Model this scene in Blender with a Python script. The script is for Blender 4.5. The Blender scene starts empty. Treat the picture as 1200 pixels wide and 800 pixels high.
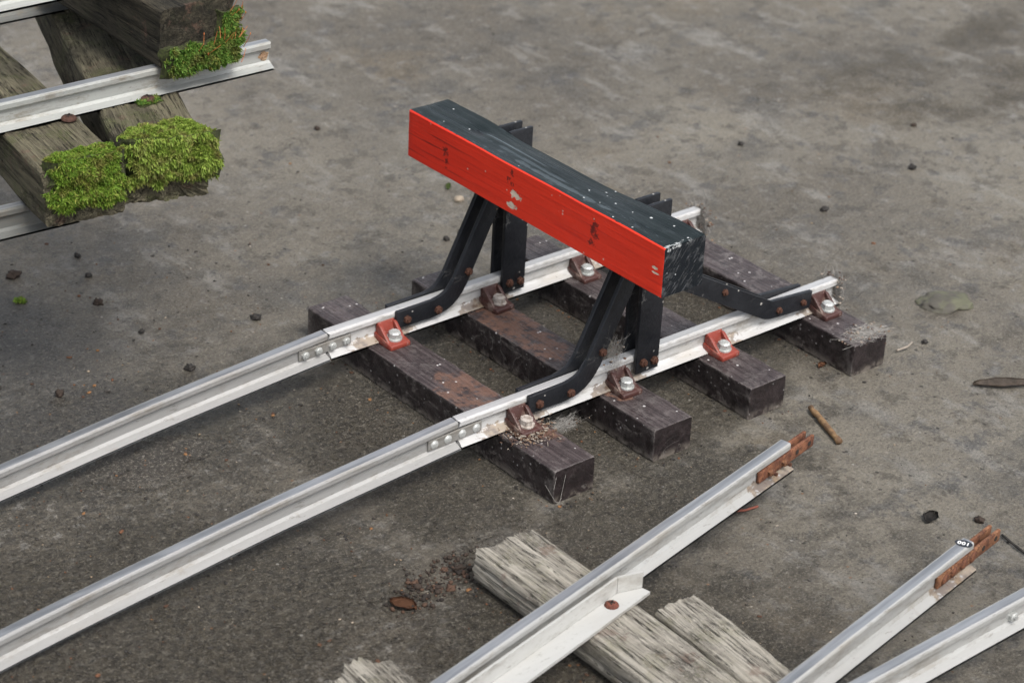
import bpy, bmesh, math, random
from mathutils import Vector, Matrix, noise

random.seed(7)
rad = math.radians
scene = bpy.context.scene
col = scene.collection
WM = {}          # world matrix of every object built

# ------------------------------------------------------------------ objects
def place(o, M=None, parent=None):
    M = M or Matrix.Identity(4)
    WM[o.name] = M
    if parent is not None:
        o.parent = parent
        o.matrix_basis = WM[parent.name].inverted() @ M
    else:
        o.matrix_basis = M
    return o

def tag(o, label=None, cat=None, group=None, kind=None):
    for k, v in (('label', label), ('category', cat), ('group', group), ('kind', kind)):
        if v: o[k] = v
    return o

def T(x, y, z, rz=0.0, rx=0.0, ry=0.0):
    return (Matrix.Translation((x, y, z)) @ Matrix.Rotation(rz, 4, 'Z')
            @ Matrix.Rotation(ry, 4, 'Y') @ Matrix.Rotation(rx, 4, 'X'))

def empty(name, loc, label, cat, group=None):
    o = bpy.data.objects.new(name, None); col.objects.link(o)
    o.empty_display_size = 0.02
    place(o, T(*loc)); tag(o, label, cat, group)
    return o

def obj(name, bm, mats, M=None, parent=None, smooth=False, angle=None):
    me = bpy.data.meshes.new(name)
    bmesh.ops.recalc_face_normals(bm, faces=bm.faces[:])
    if smooth:
        for f in bm.faces: f.smooth = True
        if angle:
            for e in bm.edges:
                if len(e.link_faces) == 2 and e.calc_face_angle(0) > rad(angle): e.smooth = False
    bm.to_mesh(me); bm.free()
    for m in (mats if isinstance(mats, (list, tuple)) else [mats]): me.materials.append(m)
    o = bpy.data.objects.new(name, me); col.objects.link(o)
    return place(o, M, parent)

def copy_tree(src, M, parent=None):
    o = src.copy(); col.objects.link(o)
    delta = M @ WM[src.name].inverted()
    place(o, M, parent)
    for ch in [c for c in bpy.data.objects if c.parent == src]:
        copy_tree(ch, delta @ WM[ch.name], o)
    return o

# ------------------------------------------------------------------ shapes
def box(bm, c, s, bev=0.0, seg=2, M=None):
    g = bmesh.ops.create_cube(bm, size=1.0)
    vs = g['verts']
    for v in vs: v.co = Vector((v.co.x*s[0]+c[0], v.co.y*s[1]+c[1], v.co.z*s[2]+c[2]))
    if bev:
        es = list({e for v in vs for e in v.link_edges})
        r = bmesh.ops.bevel(bm, geom=es, offset=bev, segments=seg, affect='EDGES', profile=0.5)
        vs = list({v for f in r['faces'] for v in f.verts} | {v for v in vs if v.is_valid})
    if M:
        for v in vs: v.co = M @ v.co
    return vs

def prism(bm, pts, a, b, axis='y', bev=0.0, seg=2):
    """closed polygon extruded from a to b along an axis. pts are the two other coordinates."""
    def mk(p, t):
        if axis == 'y': return (p[0], t, p[1])
        if axis == 'x': return (t, p[0], p[1])
        return (p[0], p[1], t)
    va = [bm.verts.new(mk(p, a)) for p in pts]; vb = [bm.verts.new(mk(p, b)) for p in pts]
    n = len(pts); fs = [bm.faces.new(va), bm.faces.new(vb[::-1])]
    for i in range(n): fs.append(bm.faces.new((va[i], vb[i], vb[(i+1) % n], va[(i+1) % n])))
    if bev:
        es = list({e for f in fs for e in f.edges})
        bmesh.ops.bevel(bm, geom=es, offset=bev, segments=seg, affect='EDGES', profile=0.5)

def cyl(bm, p0, p1, r0, r1=None, n=12, cap=True):
    p0, p1 = Vector(p0), Vector(p1); r1 = r0 if r1 is None else r1
    d = (p1-p0).normalized(); a = d.orthogonal().normalized(); b = d.cross(a)
    A = [bm.verts.new(p0+(a*math.cos(t)+b*math.sin(t))*r0) for t in [2*math.pi*i/n for i in range(n)]]
    B = [bm.verts.new(p1+(a*math.cos(t)+b*math.sin(t))*r1) for t in [2*math.pi*i/n for i in range(n)]]
    for i in range(n): bm.faces.new((A[i], A[(i+1) % n], B[(i+1) % n], B[i]))
    if cap: bm.faces.new(A[::-1]); bm.faces.new(B)

def tube(bm, pts, rs, n=6):
    prev = None; pts = [Vector(p) for p in pts]
    for i, p in enumerate(pts):
        d = (pts[min(i+1, len(pts)-1)]-pts[max(i-1, 0)])
        if d.length < 1e-9: d = Vector((0, 0, 1))
        d.normalize()
        up = Vector((0, 0, 1)) if abs(d.z) < .9 else Vector((1, 0, 0))
        a = d.cross(up).normalized(); b = d.cross(a)
        r = rs[i] if isinstance(rs, (list, tuple)) else rs
        ring = [bm.verts.new(p+(a*math.cos(2*math.pi*k/n)+b*math.sin(2*math.pi*k/n))*r) for k in range(n)]
        if prev:
            for k in range(n): bm.faces.new((prev[k], prev[(k+1) % n], ring[(k+1) % n], ring[k]))
        else: bm.faces.new(ring[::-1])
        prev = ring
    bm.faces.new(prev)

def lump(bm, c, r, seed, sub=2, amp=.35, M=None):
    g = bmesh.ops.create_icosphere(bm, subdivisions=sub, radius=1.0)
    for v in g['verts']:
        k = 1+amp*noise.noise(v.co*1.6+Vector((seed*7.3, seed*3.1, seed)))+amp*.5*noise.noise(v.co*4+Vector((seed, seed*5.1, 0)))
        p = Vector((v.co.x*r[0]*k, v.co.y*r[1]*k, v.co.z*r[2]*k))
        if M: p = M @ p
        v.co = p+Vector(c)

def smoothstep(a, b, x):
    t = min(1, max(0, (x-a)/(b-a))); return t*t*(3-2*t)

# ------------------------------------------------------------------ material helpers
class MT:
    def __init__(s, name, coord='Object', seed=0.0):
        s.m = bpy.data.materials.new(name); s.m.use_nodes = True
        s.nt = s.m.node_tree; s.N = s.nt.nodes; s.L = s.nt.links
        s.bsdf = s.N['Principled BSDF']
        s.tc = s.N.new('ShaderNodeTexCoord'); s.co = s.tc.outputs[coord]
        s.geo = s.N.new('ShaderNodeNewGeometry')
        if seed: s.co = s.mapv(s.co, loc=(seed*1.37, seed*.71, seed*2.13))
    def _in(s, sock, v):
        if v is None: return
        if hasattr(v, 'is_output') or isinstance(v, bpy.types.NodeSocket): s.L.new(v, sock)
        else: sock.default_value = v
    def mapv(s, v, scale=(1, 1, 1), loc=(0, 0, 0), rot=(0, 0, 0)):
        n = s.N.new('ShaderNodeMapping'); s.L.new(v, n.inputs[0])
        n.inputs['Location'].default_value = loc; n.inputs['Rotation'].default_value = rot; n.inputs['Scale'].default_value = scale
        return n.outputs[0]
    def noise(s, scale, detail=4, rough=.55, stretch=None, dist=0.0, co=None, loc=(0, 0, 0)):
        n = s.N.new('ShaderNodeTexNoise'); c = co or s.co
        if stretch or loc != (0, 0, 0): c = s.mapv(c, stretch or (1, 1, 1), loc)
        s.L.new(c, n.inputs['Vector'])
        n.inputs['Scale'].default_value = scale; n.inputs['Detail'].default_value = detail
        n.inputs['Roughness'].default_value = rough; n.inputs['Distortion'].default_value = dist
        return n.outputs['Fac']
    def voro(s, scale, feature='F1', stretch=None, out='Distance', rnd=1.0):
        n = s.N.new('ShaderNodeTexVoronoi'); n.feature = feature
        c = s.mapv(s.co, stretch) if stretch else s.co
        s.L.new(c, n.inputs['Vector']); n.inputs['Scale'].default_value = scale; n.inputs['Randomness'].default_value = rnd
        return n.outputs[out]
    def ramp(s, fac, a, b, lo=0.0, hi=1.0):
        n = s.N.new('ShaderNodeMapRange'); n.interpolation_type = 'SMOOTHSTEP'
        s._in(n.inputs['Value'], fac)
        n.inputs['From Min'].default_value = a; n.inputs['From Max'].default_value = b
        n.inputs['To Min'].default_value = lo; n.inputs['To Max'].default_value = hi
        return n.outputs[0]
    def math(s, op, a, b=None, clamp=False):
        n = s.N.new('ShaderNodeMath'); n.operation = op; n.use_clamp = clamp
        s._in(n.inputs[0], a); s._in(n.inputs[1], b); return n.outputs[0]
    def mul(s, *a):
        r = a[0]
        for x in a[1:]: r = s.math('MULTIPLY', r, x)
        return r
    def mx(s, *a):
        r = a[0]
        for x in a[1:]: r = s.math('MAXIMUM', r, x)
        return r
    def inv(s, a): return s.math('SUBTRACT', 1.0, a)
    def mix(s, fac, a, b):
        n = s.N.new('ShaderNodeMix'); n.data_type = 'RGBA'
        s._in(n.inputs[0], fac)
        for sock, v in ((n.inputs[6], a), (n.inputs[7], b)):
            if isinstance(v, (tuple, list)): v = (*v[:3], 1)
            s._in(sock, v)
        return n.outputs[2]
    def xyz(s, v):
        n = s.N.new('ShaderNodeSeparateXYZ'); s.L.new(v, n.inputs[0]); return n.outputs
    def normal(s):   # object-space normal
        n = s.N.new('ShaderNodeVectorTransform'); n.vector_type = 'NORMAL'; n.convert_from = 'WORLD'; n.convert_to = 'OBJECT'
        s.L.new(s.geo.outputs['True Normal'], n.inputs[0]); return s.xyz(n.outputs[0])
    def blob(s, c, r, wob=.25, wscale=60.0, co=None):
        """1 inside a ragged ellipsoid at c (coords of s.co)"""
        v = s.N.new('ShaderNodeVectorMath'); v.operation = 'SUBTRACT'; s.L.new(co or s.co, v.inputs[0]); v.inputs[1].default_value = c
        d = s.N.new('ShaderNodeVectorMath'); d.operation = 'DIVIDE'; s.L.new(v.outputs[0], d.inputs[0]); d.inputs[1].default_value = r
        l = s.N.new('ShaderNodeVectorMath'); l.operation = 'LENGTH'; s.L.new(d.outputs[0], l.inputs[0])
        w = s.math('ADD', l.outputs['Value'], s.math('MULTIPLY', s.math('SUBTRACT', s.noise(wscale, 5, .6), .5), wob*4))
        return s.ramp(w, 1.05, .75)
    def bump(s, h, dist=.001, strength=1.0, prev=None):
        n = s.N.new('ShaderNodeBump'); s._in(n.inputs['Height'], h)
        n.inputs['Distance'].default_value = dist; n.inputs['Strength'].default_value = strength
        if prev: s.L.new(prev, n.inputs['Normal'])
        return n.outputs[0]
    def out(s, color=None, rough=None, metal=None, bump=None, spec=None):
        b = s.bsdf
        if isinstance(color, (tuple, list)): color = (*color[:3], 1)
        s._in(b.inputs['Base Color'], color); s._in(b.inputs['Roughness'], rough); s._in(b.inputs['Metallic'], metal)
        s._in(b.inputs['Specular IOR Level'], spec)
        if bump is not None: s.L.new(bump, b.inputs['Normal'])
        return s.m

# ------------------------------------------------------------------ materials
def mat_ground():
    m = MT('weathered_concrete')
    big = m.noise(2.1, 5, .55, dist=.4); mid = m.noise(9, 6, .66, loc=(3, 1, 0)); streak = m.noise(16, 6, .66, stretch=(1.3, .5, 1), loc=(7, 2, 0))
    fine = m.noise(230, 4, .75); grit = m.noise(640, 3, .8); spk = m.noise(75, 6, .75, loc=(8, 1, 3))
    c = m.mix(m.ramp(big, .36, .64), (.142, .123, .095), (.268, .240, .190))
    c = m.mix(m.mul(m.ramp(streak, .52, .66), .6), c, (.36, .345, .315))
    c = m.mix(m.mul(m.ramp(mid, .50, .66), .70), c, (.090, .086, .078))
    c = m.mix(m.mul(m.ramp(m.noise(5, 6, .66, loc=(1, 9, 0)), .54, .66), .55), c, (.17, .132, .082))
    c = m.mix(m.mul(m.ramp(m.noise(24, 6, .7, loc=(4, 4, 0)), .54, .64), .65), c, (.072, .073, .077))
    c = m.mix(m.mul(m.ramp(m.noise(40, 6, .7, loc=(2, 7, 4)), .56, .64), .45), c, (.32, .31, .29))
    P = m.xyz(m.co)
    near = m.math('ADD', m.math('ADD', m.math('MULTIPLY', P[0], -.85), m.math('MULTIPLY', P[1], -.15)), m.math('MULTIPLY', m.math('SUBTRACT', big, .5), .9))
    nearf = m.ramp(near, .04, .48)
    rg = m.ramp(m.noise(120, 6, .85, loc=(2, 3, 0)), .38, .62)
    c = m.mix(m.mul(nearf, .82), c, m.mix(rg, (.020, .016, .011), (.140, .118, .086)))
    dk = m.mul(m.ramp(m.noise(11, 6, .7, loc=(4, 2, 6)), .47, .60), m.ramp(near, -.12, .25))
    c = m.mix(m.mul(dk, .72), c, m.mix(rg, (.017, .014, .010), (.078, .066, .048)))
    c = m.mix(m.mul(m.ramp(spk, .53, .62), m.math('ADD', m.mul(nearf, .5), .25)), c, (.046, .041, .034))
    c = m.mix(m.mul(m.ramp(spk, .46, .38), m.math('ADD', m.mul(nearf, .35), .25)), c, (.33, .315, .285))
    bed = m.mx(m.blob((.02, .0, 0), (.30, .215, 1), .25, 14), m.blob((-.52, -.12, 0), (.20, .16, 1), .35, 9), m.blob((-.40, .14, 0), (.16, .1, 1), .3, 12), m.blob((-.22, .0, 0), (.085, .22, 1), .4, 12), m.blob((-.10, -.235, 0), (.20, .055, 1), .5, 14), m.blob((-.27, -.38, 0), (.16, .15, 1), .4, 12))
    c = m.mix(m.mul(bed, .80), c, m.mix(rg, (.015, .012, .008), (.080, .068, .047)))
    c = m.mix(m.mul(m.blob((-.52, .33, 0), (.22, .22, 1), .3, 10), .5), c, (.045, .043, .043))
    rt = m.mx(m.blob((.86, .28, 0), (.16, .14, 1), .4, 10), m.blob((1.15, .32, 0), (.22, .14, 1), .4, 10))
    c = m.mix(m.mul(rt, m.ramp(mid, .40, .60), .8), c, (.060, .046, .024))
    c = m.mix(m.mul(m.ramp(fine, .43, .33), .65), c, (.032, .029, .025)); c = m.mix(m.mul(m.ramp(grit, .56, .70), .50), c, (.34, .32, .29))
    v = m.voro(95, out='Distance'); vc = m.voro(95, out='Color'); vx = m.xyz(vc)
    chip = m.mul(m.ramp(v, .16, .10), m.ramp(vx[0], .90, .91)); chipd = m.mul(m.ramp(v, .22, .15), m.ramp(vx[1], .88, .89))
    c = m.mix(m.mul(chip, .8), c, m.mix(m.ramp(vx[2], .4, .6), (.42, .40, .36), (.28, .15, .075))); c = m.mix(m.mul(chipd, .8), c, (.018, .016, .014))
    pt = m.noise(28, 6, .75, loc=(9, 4, 7)); c = m.mix(m.mul(m.ramp(pt, .53, .61), .55), c, m.mix(rg, (.026, .021, .015), (.092, .078, .058)))
    wet = m.blob((-.41, .085, 0), (.075, .042, 1), .55, 28)
    c = m.mix(m.mul(wet, .5), c, (.03, .028, .027))
    g3 = m.noise(360, 5, .85, loc=(6, 2, 8)); g4 = m.noise(150, 6, .85, loc=(1, 2, 8))
    c = m.mix(m.mul(m.ramp(g3, .47, .37), .62), c, (.026, .023, .019)); c = m.mix(m.mul(m.ramp(g3, .53, .64), .42), c, (.50, .46, .385))
    c = m.mix(m.mul(m.ramp(g4, .45, .35), m.math('ADD', .34, m.mul(nearf, .35))), c, (.032, .028, .023)); c = m.mix(m.mul(m.ramp(g4, .54, .64), .36), c, (.44, .405, .335))
    damp = m.math('ADD', m.mul(m.ramp(m.noise(7, 4, .6, loc=(5, 5, 0)), .42, .66), .16), m.mul(nearf, .26))
    r = m.math('SUBTRACT', m.ramp(g4, .35, .62, .42, .74), damp)
    r = m.math('SUBTRACT', r, m.mul(wet, .30))
    h = m.math('ADD', m.math('ADD', m.mul(fine, .7), m.mul(grit, .3)), m.math('ADD', m.mul(g4, 1.6), m.mul(g3, .7)))
    h = m.mul(h, m.math('SUBTRACT', 1.0, m.mul(wet, .6)))
    b = m.bump(h, .0042, .9)
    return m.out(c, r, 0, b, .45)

def mat_sleeper(seed, tan_c, tan_r, tan_k, dusty):
    m = MT('recycled_plastic', seed=0); 
    P = m.xyz(m.co); n = m.normal(); up = m.ramp(n[2], .6, .9)
    sc = seed*1.7
    a = m.noise(28, 5, .6, loc=(sc, sc, 0)); b2 = m.noise(90, 5, .65, loc=(sc, 0, sc))
    f2 = m.noise(260, 4, .75, loc=(sc, 2, 1))
    side = m.mix(m.ramp(m.noise(85, 6, .75, loc=(sc, 3, 6)), .40, .62), (.013, .0095, .010), (.026, .019, .020))
    scuff = m.mul(m.ramp(m.noise(48, 6, .75, stretch=(1, .6, 1.3), loc=(sc+3, sc, 1), dist=1.2), .53, .65), m.ramp(f2, .38, .58))
    side = m.mix(m.mul(scuff, m.ramp(n[1], -.3, -.9, .58, .08)), side, (.20, .178, .165))
    scr = m.mul(m.ramp(m.math('ABSOLUTE', m.math('SUBTRACT', m.noise(26, 3, .5, loc=(sc, 4, 9), dist=1.5), .5)), .010, .003), m.ramp(m.noise(20, 2, .5, loc=(sc, 1, 4)), .52, .60))
    side = m.mix(m.mul(scr, .28), side, (.30, .28, .26))
    low = m.mul(m.ramp(P[2], .010, 0), m.ramp(b2, .38, .58))
    side = m.mix(m.mul(low, .75), side, (.20, .175, .15))
    lines = m.ramp(m.noise(430, 2, .5, stretch=(1, .012, 1), loc=(sc, 0, 0)), .38, .62)
    top = m.mix(lines, (.038, .0285, .029), (.074, .059, .059))
    top = m.mix(m.mul(m.ramp(m.noise(40, 6, .72, loc=(0, sc, 2)), .46, .60), .4), top, (.022, .0165, .0168))
    top = m.mix(m.mul(m.ramp(m.noise(75, 6, .8, loc=(sc, 5, 2)), .50, .62), dusty), top, (.17, .152, .145))
    tan = m.mul(m.mx(*[m.blob(c_, r_, .5, 45) for c_, r_ in zip(tan_c, tan_r)]), m.ramp(m.noise(85, 6, .75, loc=(sc, 8, 8)), .40, .54), tan_k*.85)
    top = m.mix(tan, top, m.mix(b2, (.12, .060, .040), (.24, .135, .095)))
    c = m.mix(up, side, top)
    v = m.voro(58); vc = m.xyz(m.voro(58, out='Color'))
    dots = m.mul(m.ramp(v, .13, .08), m.ramp(vc[0], .74, .75))
    v2 = m.voro(170); vc2 = m.xyz(m.voro(170, out='Color'))
    dots = m.mx(dots, m.mul(m.ramp(v2, .22, .13), m.ramp(vc2[1], .80, .81)))
    c = m.mix(m.mul(dots, m.ramp(n[2], -.2, .9, .35, .95)), c, (.58, .56, .55))
    edge = m.mul(m.ramp(m.geo.outputs['Pointiness'], .52, .60), m.ramp(b2, .4, .6), m.ramp(m.math('ABSOLUTE', n[1]), .8, .4))
    c = m.mix(m.mul(edge, .5), c, (.26, .235, .22))
    r = m.ramp(f2, .3, .7, .28, .58)
    h = m.math('ADD', m.mul(lines, up, .5), m.mul(b2, .8))
    return m.out(c, r, 0, m.bump(m.math('ADD', h, m.mul(f2, .8)), .0011, .9), .4)

def mat_alu(name, metal, col_a, col_b, dirt=.35, head=.3, seed=1.0, rough=.42, headk=.8, stains=()):
    m = MT(name, seed=seed)
    n = m.normal()
    s1 = m.noise(120, 4, .6, stretch=(.05, 1, 1)); s2 = m.noise(60, 5, .65); s3 = m.noise(18, 5, .6, stretch=(.5, 1, 1))
    c = m.mix(s1, col_a, col_b)
    c = m.mix(m.mul(m.ramp(s3, .52, .75), dirt), c, (.30, .24, .16))
    c = m.mix(m.mul(m.ramp(s2, .60, .72), dirt), c, (.20, .165, .125))
    sp = m.mul(m.ramp(m.voro(70), .12, .07), m.ramp(m.xyz(m.voro(70, out='Color'))[0], .86, .87))
    c = m.mix(m.mul(sp, .8), c, (.09, .07, .05))
    scr = m.ramp(m.noise(500, 2, .5, stretch=(.02, 1, 1), loc=(1, 2, 3)), .55, .7)
    grime = m.mul(m.ramp(m.noise(42, 6, .75, stretch=(.35, 1, 1), loc=(3, 3, 1)), .48, .66), m.ramp(n[2], .99, .6))
    c = m.mix(m.mul(grime, min(.75, dirt*1.5)), c, (.155, .125, .085))
    fleck = m.ramp(m.noise(210, 5, .8, stretch=(.3, 1, 1)), .58, .68)
    c = m.mix(m.mul(fleck, .5), c, (.11, .095, .075))
    run = m.ramp(m.noise(95, 6, .8, stretch=(.25, 1, 1), loc=(8, 2, 4)), .50, .62)
    c = m.mix(m.mul(run, m.ramp(n[2], .99, .5), .38), c, (.17, .155, .13))
    for sxx in stains:
        c = m.mix(m.mul(m.blob((sxx, 0, .002), (.024, .03, .0065), .7, 150, m.tc.outputs['Object']), .7), c, m.mix(m.ramp(s2, .4, .6), (.085, .045, .022), (.27, .20, .125)))
    upw = m.ramp(n[2], .962, .985)
    c = m.mix(m.mul(upw, headk), c, m.mix(m.ramp(s1, .35, .65), (.27, .285, .305), (.47, .485, .505)))
    mt = m.math('ADD', metal, m.mul(upw, head), clamp=True)
    r = m.math('ADD', rough, m.math('SUBTRACT', m.mul(s2, .25), m.mul(scr, .12)))
    return m.out(c, r, mt, m.bump(m.math('ADD', m.mul(s1, .6), m.mul(s2, .3)), .0004, .5), .5)

def mat_black(seed=0.0):
    m = MT('chipped_black_paint', seed=seed+.01)
    a = m.noise(60, 5, .6); b = m.noise(260, 3, .6)
    c = m.mix(a, (.0085, .0095, .012), (.0145, .016, .020))
    c = m.mix(m.mul(m.ramp(m.noise(90, 6, .8, loc=(3, 1, 0)), .58, .70), .14), c, (.070, .069, .067))
    sp = m.mul(m.ramp(m.math('ADD', m.voro(150), m.mul(m.math('SUBTRACT', b, .5), .5)), .2, .12), m.ramp(m.xyz(m.voro(150, out='Color'))[0], .93, .94))
    c = m.mix(m.mul(sp, .8), c, (.42, .40, .37))
    scr = m.mul(m.ramp(m.math('ABSOLUTE', m.math('SUBTRACT', m.noise(45, 3, .5, loc=(4, 4, 9), dist=1.0), .5)), .008, .002), m.ramp(m.noise(30, 2, .5, loc=(1, 1, 4)), .54, .62))
    c = m.mix(m.mul(scr, .5), c, (.22, .215, .205))
    return m.out(c, m.ramp(a, .3, .7, .32, .55), 0, m.bump(m.math('ADD', m.mul(b, .6), a), .0010, .8), .38)

def mat_beam():
    m = MT('painted_timber')
    P = m.xyz(m.co); n = m.normal()
    grain = m.noise(330, 4, .6, stretch=(1, .03, 1)); g2 = m.noise(95, 5, .6, stretch=(1, .06, 1)); w = m.noise(130, 5, .65)
    # black part
    blk = m.mix(g2, (.0045, .0085, .0085), (.011, .0175, .018))
    streak = m.ramp(m.noise(70, 5, .62, stretch=(1, .1, 1), loc=(2, 0, 5)), .50, .72)
    front = m.ramp(P[0], .030, .006)
    dark_refl = m.mul(m.blob((.030, -.045, .047), (.017, .085, .02), .35, 30), m.ramp(n[2], .3, .8))
    blk = m.mix(m.mul(dark_refl, .75), blk, (.0035, .0075, .0075))  # dark reflection in the middle of the top, painted into the base colour
    knot = m.blob((.021, .104, .048), (.0085, .010, .01), .2, 60); blk = m.mix(m.mul(knot, m.ramp(n[2], .3, .8), .85), blk, (.003, .0035, .004))
    sheen_strk = m.mx(m.blob((.028, .058, .047), (.0014, .050, .012), .35, 60), m.mul(m.blob((.0195, .02, .047), (.0022, .060, .012), .5, 60), .6), m.mul(m.blob((.012, -.03, .048), (.0035, .075, .012), .6, 60), .7))
    blk = m.mix(m.mul(sheen_strk, m.ramp(n[2], .3, .8), .6), blk, (.10, .125, .14))  # long bluish sheen streaks painted on the top
    fleck = m.mul(m.ramp(m.noise(240, 5, .8, stretch=(1, .25, 1)), .56, .66), m.ramp(n[2], .3, .8), m.math('ADD', .25, m.mul(front, .6)))
    blk = m.mix(m.mul(fleck, .7), blk, (.085, .105, .12))
    blk = m.mix(m.mul(streak, m.ramp(n[2], .3, .8), .38), blk, (.045, .055, .062))  # sheen of the top put into its colour as paler streaks
    # end grain
    endf = m.ramp(n[1], -.6, -.85)
    rings = m.ramp(m.noise(520, 3, .6, stretch=(1, 1, .16), co=m.mapv(m.co, rot=(0, rad(-38), 0))), .53, .66)
    endc = m.mix(m.mul(rings, .42), (.010, .0125, .016), (.13, .135, .145))
    endc = m.mix(m.mul(m.ramp(m.noise(60, 5, .7, loc=(9, 9, 1)), .54, .68), .5), endc, (.13, .135, .14))
    blk = m.mix(endf, blk, endc)
    v = m.voro(62); vc = m.xyz(m.voro(62, out='Color'))
    sp = m.mul(m.ramp(m.math('ADD', v, m.mul(m.math('SUBTRACT', w, .5), .25)), .13, .08), m.ramp(vc[0], .91, .92))
    v2 = m.voro(190); vc2 = m.xyz(m.voro(190, out='Color'))
    sp = m.mx(sp, m.mul(m.ramp(v2, .22, .12), m.ramp(vc2[0], .92, .93)), m.mul(m.blob((.02, -.179, .0475), (.03, .0032, .0030), .9, 260), m.ramp(w, .48, .54), .8))
    blk = m.mix(m.mul(sp, .85), blk, (.60, .62, .62))
    # red face
    red = m.mix(g2, (.68, .028, .010), (.80, .044, .016))
    red = m.mix(m.mul(m.ramp(grain, .51, .64), .38), red, (.48, .014, .008))
    dull = m.ramp(P[1], .02, .19)
    red = m.mix(m.mul(dull, .30), red, (.58, .018, .011))
    kn = m.mx(m.mul(m.blob((0, .1235, .0215), (.05, .0055, .012), .8, 150), m.ramp(w, .45, .56)),
              m.mul(m.blob((0, .026, .034), (.05, .005, .008), .9, 170), m.ramp(w, .45, .55)),
              m.mul(m.blob((0, -.090, .026), (.05, .0055, .0135), .9, 150), m.ramp(w, .42, .55)))
    red = m.mix(m.mul(kn, .80), red, (.018, .010, .009))
    crack = m.mul(m.ramp(m.noise(260, 3, .5, stretch=(1, .02, 1), loc=(0, 0, 3)), .62, .68), m.ramp(P[1], .06, .14))
    red = m.mix(m.mul(crack, .7), red, (.035, .006, .006))
    bare = m.mx(m.blob((0, .0190, .0215), (.05, .0080, .0040), .6, 230), m.blob((0, .0235, .0095), (.05, .0085, .0032), .7, 230), m.blob((0, -.171, .026), (.05, .0045, .0016), .5, 190), m.blob((0, -.1715, .0215), (.05, .0045, .0012), .5, 190))
    red = m.mix(bare, red, m.mix(grain, (.55, .43, .31), (.78, .68, .56)))
    sp3 = m.mul(m.ramp(v2, .22, .14), m.ramp(vc2[1], .95, .96))
    red = m.mix(m.mul(sp3, .8), red, (.60, .42, .34))
    edge = m.math('ADD', P[0], m.mul(m.math('SUBTRACT', w, .5), .0042))
    isred = m.ramp(edge, .0021, .0015)
    isred = m.mul(isred, m.ramp(n[0], -.25, -.45))
    c = m.mix(isred, blk, red)
    r = m.mix(isred, m.ramp(g2, .3, .7, .24, .46), m.ramp(w, .3, .7, .33, .5))
    h = m.math('ADD', m.mul(grain, .5), m.math('ADD', m.mul(g2, .8), m.mul(w, .35)))
    h = m.math('SUBTRACT', h, m.mul(bare, .8)); h = m.math('ADD', h, m.mul(rings, endf, 1.2))
    return m.out(c, r, 0, m.bump(h, .0009, .8), m.ramp(isred, 0, 1, .17, .4))

def mat_rust(name, a, b, seed=1.0):
    m = MT(name, seed=seed); x = m.noise(150, 5, .7); y = m.noise(420, 3, .7); z = m.noise(60, 4, .6, loc=(2, 2, 2))
    c = m.mix(m.ramp(x, .35, .65), a, b)
    c = m.mix(m.mul(m.ramp(z, .52, .68), .6), c, tuple(min(.45, q*1.5) for q in b)); c = m.mix(m.mul(m.ramp(y, .53, .64), .75), c, (.035, .017, .011)); c = m.mix(m.mul(m.ramp(m.noise(95, 5, .75, loc=(7, 1, 3)), .52, .62), .6), c, (.055, .024, .017))
    return m.out(c, .8, 0, m.bump(m.math('ADD', x, m.mul(y, .5)), .0011, .9), .3)

def mat_clip(name, a, b, dust):
    m = MT(name); x = m.noise(110, 5, .65); y = m.noise(380, 3, .7)
    c = m.mix(x, a, b); c = m.mix(m.mul(m.ramp(m.noise(70, 5, .7, loc=(4, 0, 1)), .5, .66), dust), c, (.26, .20, .165))
    c = m.mix(m.mul(m.ramp(y, .62, .72), .6), c, (.50, .40, .36))
    return m.out(c, .5, 0, m.bump(m.math('ADD', x, m.mul(y, .4)), .0008, .8), .4)

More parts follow.
